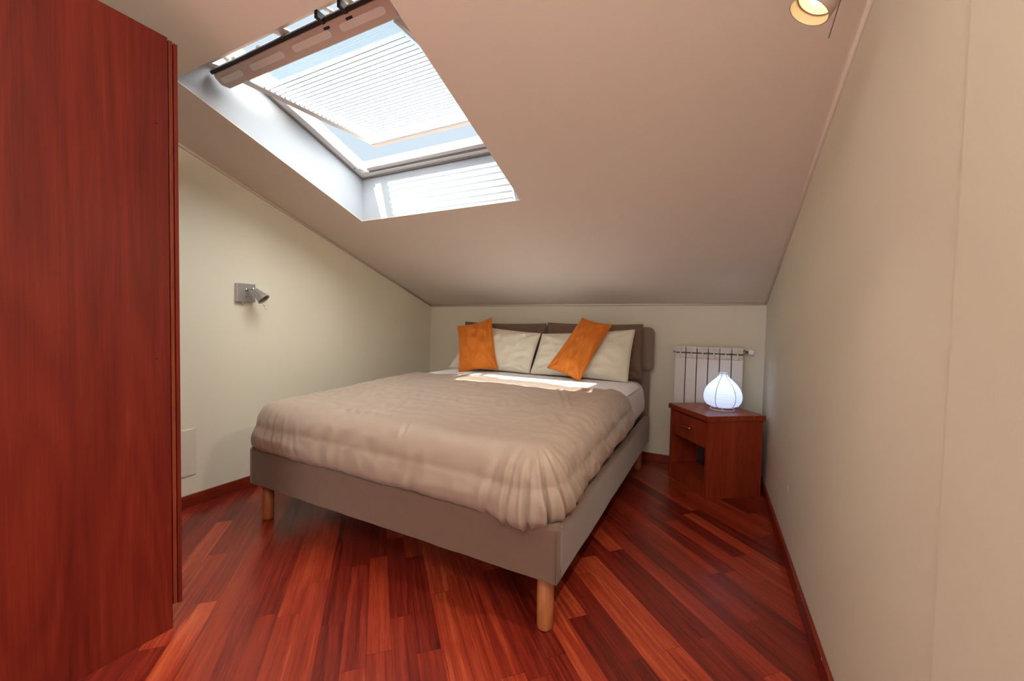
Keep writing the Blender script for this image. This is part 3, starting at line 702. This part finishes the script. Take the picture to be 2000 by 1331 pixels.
# ------------------------------------------------------------------ wall spotlight on the left wall
wl = thing('wall_spotlight', 'small grey metal cone spotlight on a square plate on the left wall', 'lamp', (XL, 1.51, 1.245))
obj('mounting_plate', B(0, .026, -.056, .056, -.058, .058), 'alu', wl, bevel=.003)
bm = bmesh.new(); tube(bm, [(.026, .002, .018), (.050, .004, .020), (.064, .016, .024), (.078, .026, .020)], .0045, 10)
lathe(bm, [(0, -.008), (.009, -.006), (.011, 0), (.009, .006), (0, .008)], (.064, .016, .024), (0, 1, 0), 16)
lathe(bm, [(0, 0), (.010, 0), (.010, .004), (0, .004)], (.026, .002, .018), (1, 0, 0), 16); obj('arm', bm, 'chrome', wl)
ax = Vector((.66, .40, -.80)).normalized(); o0 = Vector((.072, .022, .018))
bm = bmesh.new(); lathe(bm, [(0, 0), (.015, 0), (.018, .003), (.021, .02), (.038, .079), (.0385, .081), (.036, .081), (.019, .02), (0, .018)], o0, ax, 32)
sh = obj('lamp_shade', bm, 'alu', wl, smooth=False)
bm = bmesh.new(); lathe(bm, [(0, .050), (.022, .052), (.0325, .074)], o0, ax, 28); obj('reflector', bm, 'lamp_in', sh)
bm = bmesh.new(); e0 = o0+ax*.080+Vector((.0, -.005, -.034)); tube(bm, [e0, e0+Vector((.004, .010, -.010))], .0026, 8); tube(bm, [e0+Vector((.004, .010, -.010)), e0+Vector((.008, .020, -.022))], .004, 8, 1); obj('grip_pin', bm, ['chrome', 'slot'], sh)
bm = bmesh.new(); lathe(bm, [(0, 0), (.004, 0), (.004, .004), (0, .005)], (.026, -.002, -.024), (1, 0, 0), 12); obj('screw', bm, 'wingrey', wl)
bm = bmesh.new(); tube(bm, [(.014, -.020, -.058), (.014, -.018, -.070), (.018, -.014, -.078)], [.006, .005, .004], 10); obj('switch', bm, 'chrome', wl)

# ------------------------------------------------------------------ cover plate low on the left wall
cp = obj('cover_plate', B(0, .006, -.10, .10, -.132, .132), 'plate', bevel=.002); cp.location = (XL+.0005, 1.140, .312)
tag(cp, 'thin cream rectangular cover plate low on the left wall beside the wardrobe', 'cover plate')

# ------------------------------------------------------------------ wardrobe
wa = thing('wardrobe', 'tall cherry veneer wardrobe filling the left edge of the view', 'wardrobe', (-1.632, .695, 0))
# local: x to the left is negative (cabinet body), y negative is its depth
WD = .62; WWd = .985; WH = 1.995
obj('side_panel', B(-.019, 0, -WD, 0, 0, WH), 'wardrobe', wa, bevel=.001)
obj('side_panel', B(-WWd, -WWd+.019, -WD, 0, 0, WH), 'wardrobe', wa)
obj('back_panel', B(-WWd+.019, -.019, -WD, -WD+.008, .06, WH-.02), 'niche', wa)
obj('top_panel', B(-WWd+.020, -.020, -WD+.009, 0, WH-.020, WH), 'wardrobe', wa)
obj('bottom_panel', B(-WWd+.020, -.020, -WD+.009, 0, .06, .08), 'wardrobe', wa)
obj('plinth', B(-WWd+.020, -.020, -.030, -.014, 0, .059), 'wardrobe', wa)
d1 = obj('door', B(-WWd*.5+.002, .001, .003, .013, .082, WH-.006), 'wardrobe_edge', wa, bevel=.001)
bm = bmesh.new(); box(bm, -WWd*.5+.002, .004, .0155, .026, .080, WH-.010); obj('door_face', bm, 'wardrobe', d1, bevel=.001)
d2 = obj('door', B(-WWd, -WWd*.5-.002, .003, .013, .082, WH-.006), 'wardrobe_edge', wa, bevel=.001)
bm = bmesh.new(); box(bm, -WWd, -WWd*.5-.002, .0155, .026, .080, WH-.010); obj('door_face', bm, 'wardrobe', d2, bevel=.001)
for dd, xx in ((d1, -.44), (d2, -.545)):
    bm = bmesh.new(); tube(bm, [(xx, .026, 1.0), (xx, .045, 1.0), (xx, .045, 1.14), (xx, .026, 1.14)], .005, 8); obj('handle', bm, 'chrome', dd)
for (y, z) in ((-.030, 1.705), (-.038, .940), (-.028, .30)):
    bm = bmesh.new(); lathe(bm, [(0, .0012), (.0025, .0012), (.0035, 0), (0, 0)], (0, y, z), (1, 0, 0), 12); obj('screw_hole', bm, 'niche', wa)

# ------------------------------------------------------------------ globe lamp added as fill light, unseen behind the camera
gz = cz(-.35)-.02
gl_ = thing('added_globe_fill', 'added opal globe fill lamp, unseen behind the camera', 'lamp', (-.12, -.35, gz-.24))
bm = bmesh.new(); lathe(bm, [(0, .0)]+[(.13*math.sin(a), .13-.13*math.cos(a)) for a in np.linspace(.15, 2.7, 18)], seg=32); obj('globe', bm, 'opal', gl_, smooth=True)
bm = bmesh.new(); lathe(bm, [(.06, .245), (.06, .262), (0, .262)], seg=28); tube(bm, [(0, 0, .235), (0, 0, .262)], .02, 12); obj('mount', bm, 'winbeige', gl_)
glp = bpy.data.lights.new('globe_fill_light', 'POINT'); glo = bpy.data.objects.new('globe_fill_light', glp); C.objects.link(glo); glo.location = (-.12, -.35, gz-.42); glp.energy = 24; glp.shadow_soft_size = .22; glp.color = (1, .92, .82)

# ------------------------------------------------------------------ ceiling spotlight (lit)
sp = thing('ceiling_spotlight', 'lit cylindrical spotlight hanging from the sloping ceiling near the right wall', 'lamp', (.168, 1.085, 1.768))
ax = Vector((.65, -.05, 1)).normalized(); rr = .043
bm = bmesh.new(); lathe(bm, [(rr-.002, 0), (rr, 0), (rr, .13), (rr-.006, .138), (0, .138)], (0, 0, 0), ax, 40); obj('housing', bm, 'winbeige', sp)
bm = bmesh.new(); lathe(bm, [(rr-.0022, .0), (rr-.004, .017), (rr-.006, .019)], (0, 0, 0), ax, 40); obj('inner_ring', bm, 'spot_in', sp)
bm = bmesh.new(); lathe(bm, [(rr-.0045, .0175), (rr-.0075, .0175), (rr-.0075, .021), (rr-.0045, .021)], (0, 0, 0), ax, 40); obj('retaining_ring', bm, 'brass', sp)
bm = bmesh.new(); lathe(bm, [(rr-.0078, .019), (rr-.014, .0205), (.012, .024), (0, .026)], (0, 0, 0), ax, 40); obj('reflector', bm, 'lens', sp)
bm = bmesh.new(); lathe(bm, [(.0115, .0235), (.0095, .019), (.005, .0162), (0, .0155)], (0, 0, 0), ax, 24); obj('bulb', bm, 'bulb', sp)
bm = bmesh.new(); tube(bm, [(.026, -.059, -.100), (.036, -.052, -.058), (.047, -.044, -.014), (.072, -.026, .09), (.098, -.008, .20)], .0010, 6); obj('cord', bm, 'black', sp)
topp = ax*.138; cl = Vector((topp.x, topp.y, cz(1.085+topp.y)-1.768))
bm = bmesh.new(); tube(bm, [topp-ax*.02, topp+Vector((0, 0, .03)), cl], .006, 10); lathe(bm, [(0, 0), (.045, 0), (.045, .018), (0, .02)], cl-Vector((0, .0, .017)), (0, S, 1), 28); obj('stem', bm, 'winbeige', sp)
sl = bpy.data.lights.new('spot_lamp_light', 'SPOT'); slo = bpy.data.objects.new('spot_lamp_light', sl); C.objects.link(slo)
slo.location = Vector((.168, 1.085, 1.768))-ax*.004; slo.rotation_euler = (-ax).to_track_quat('-Z', 'Y').to_euler(); sl.energy = 22; sl.spot_size = math.radians(112); sl.spot_blend = 1.0; sl.shadow_soft_size = .02; sl.color = (1, .88, .70)
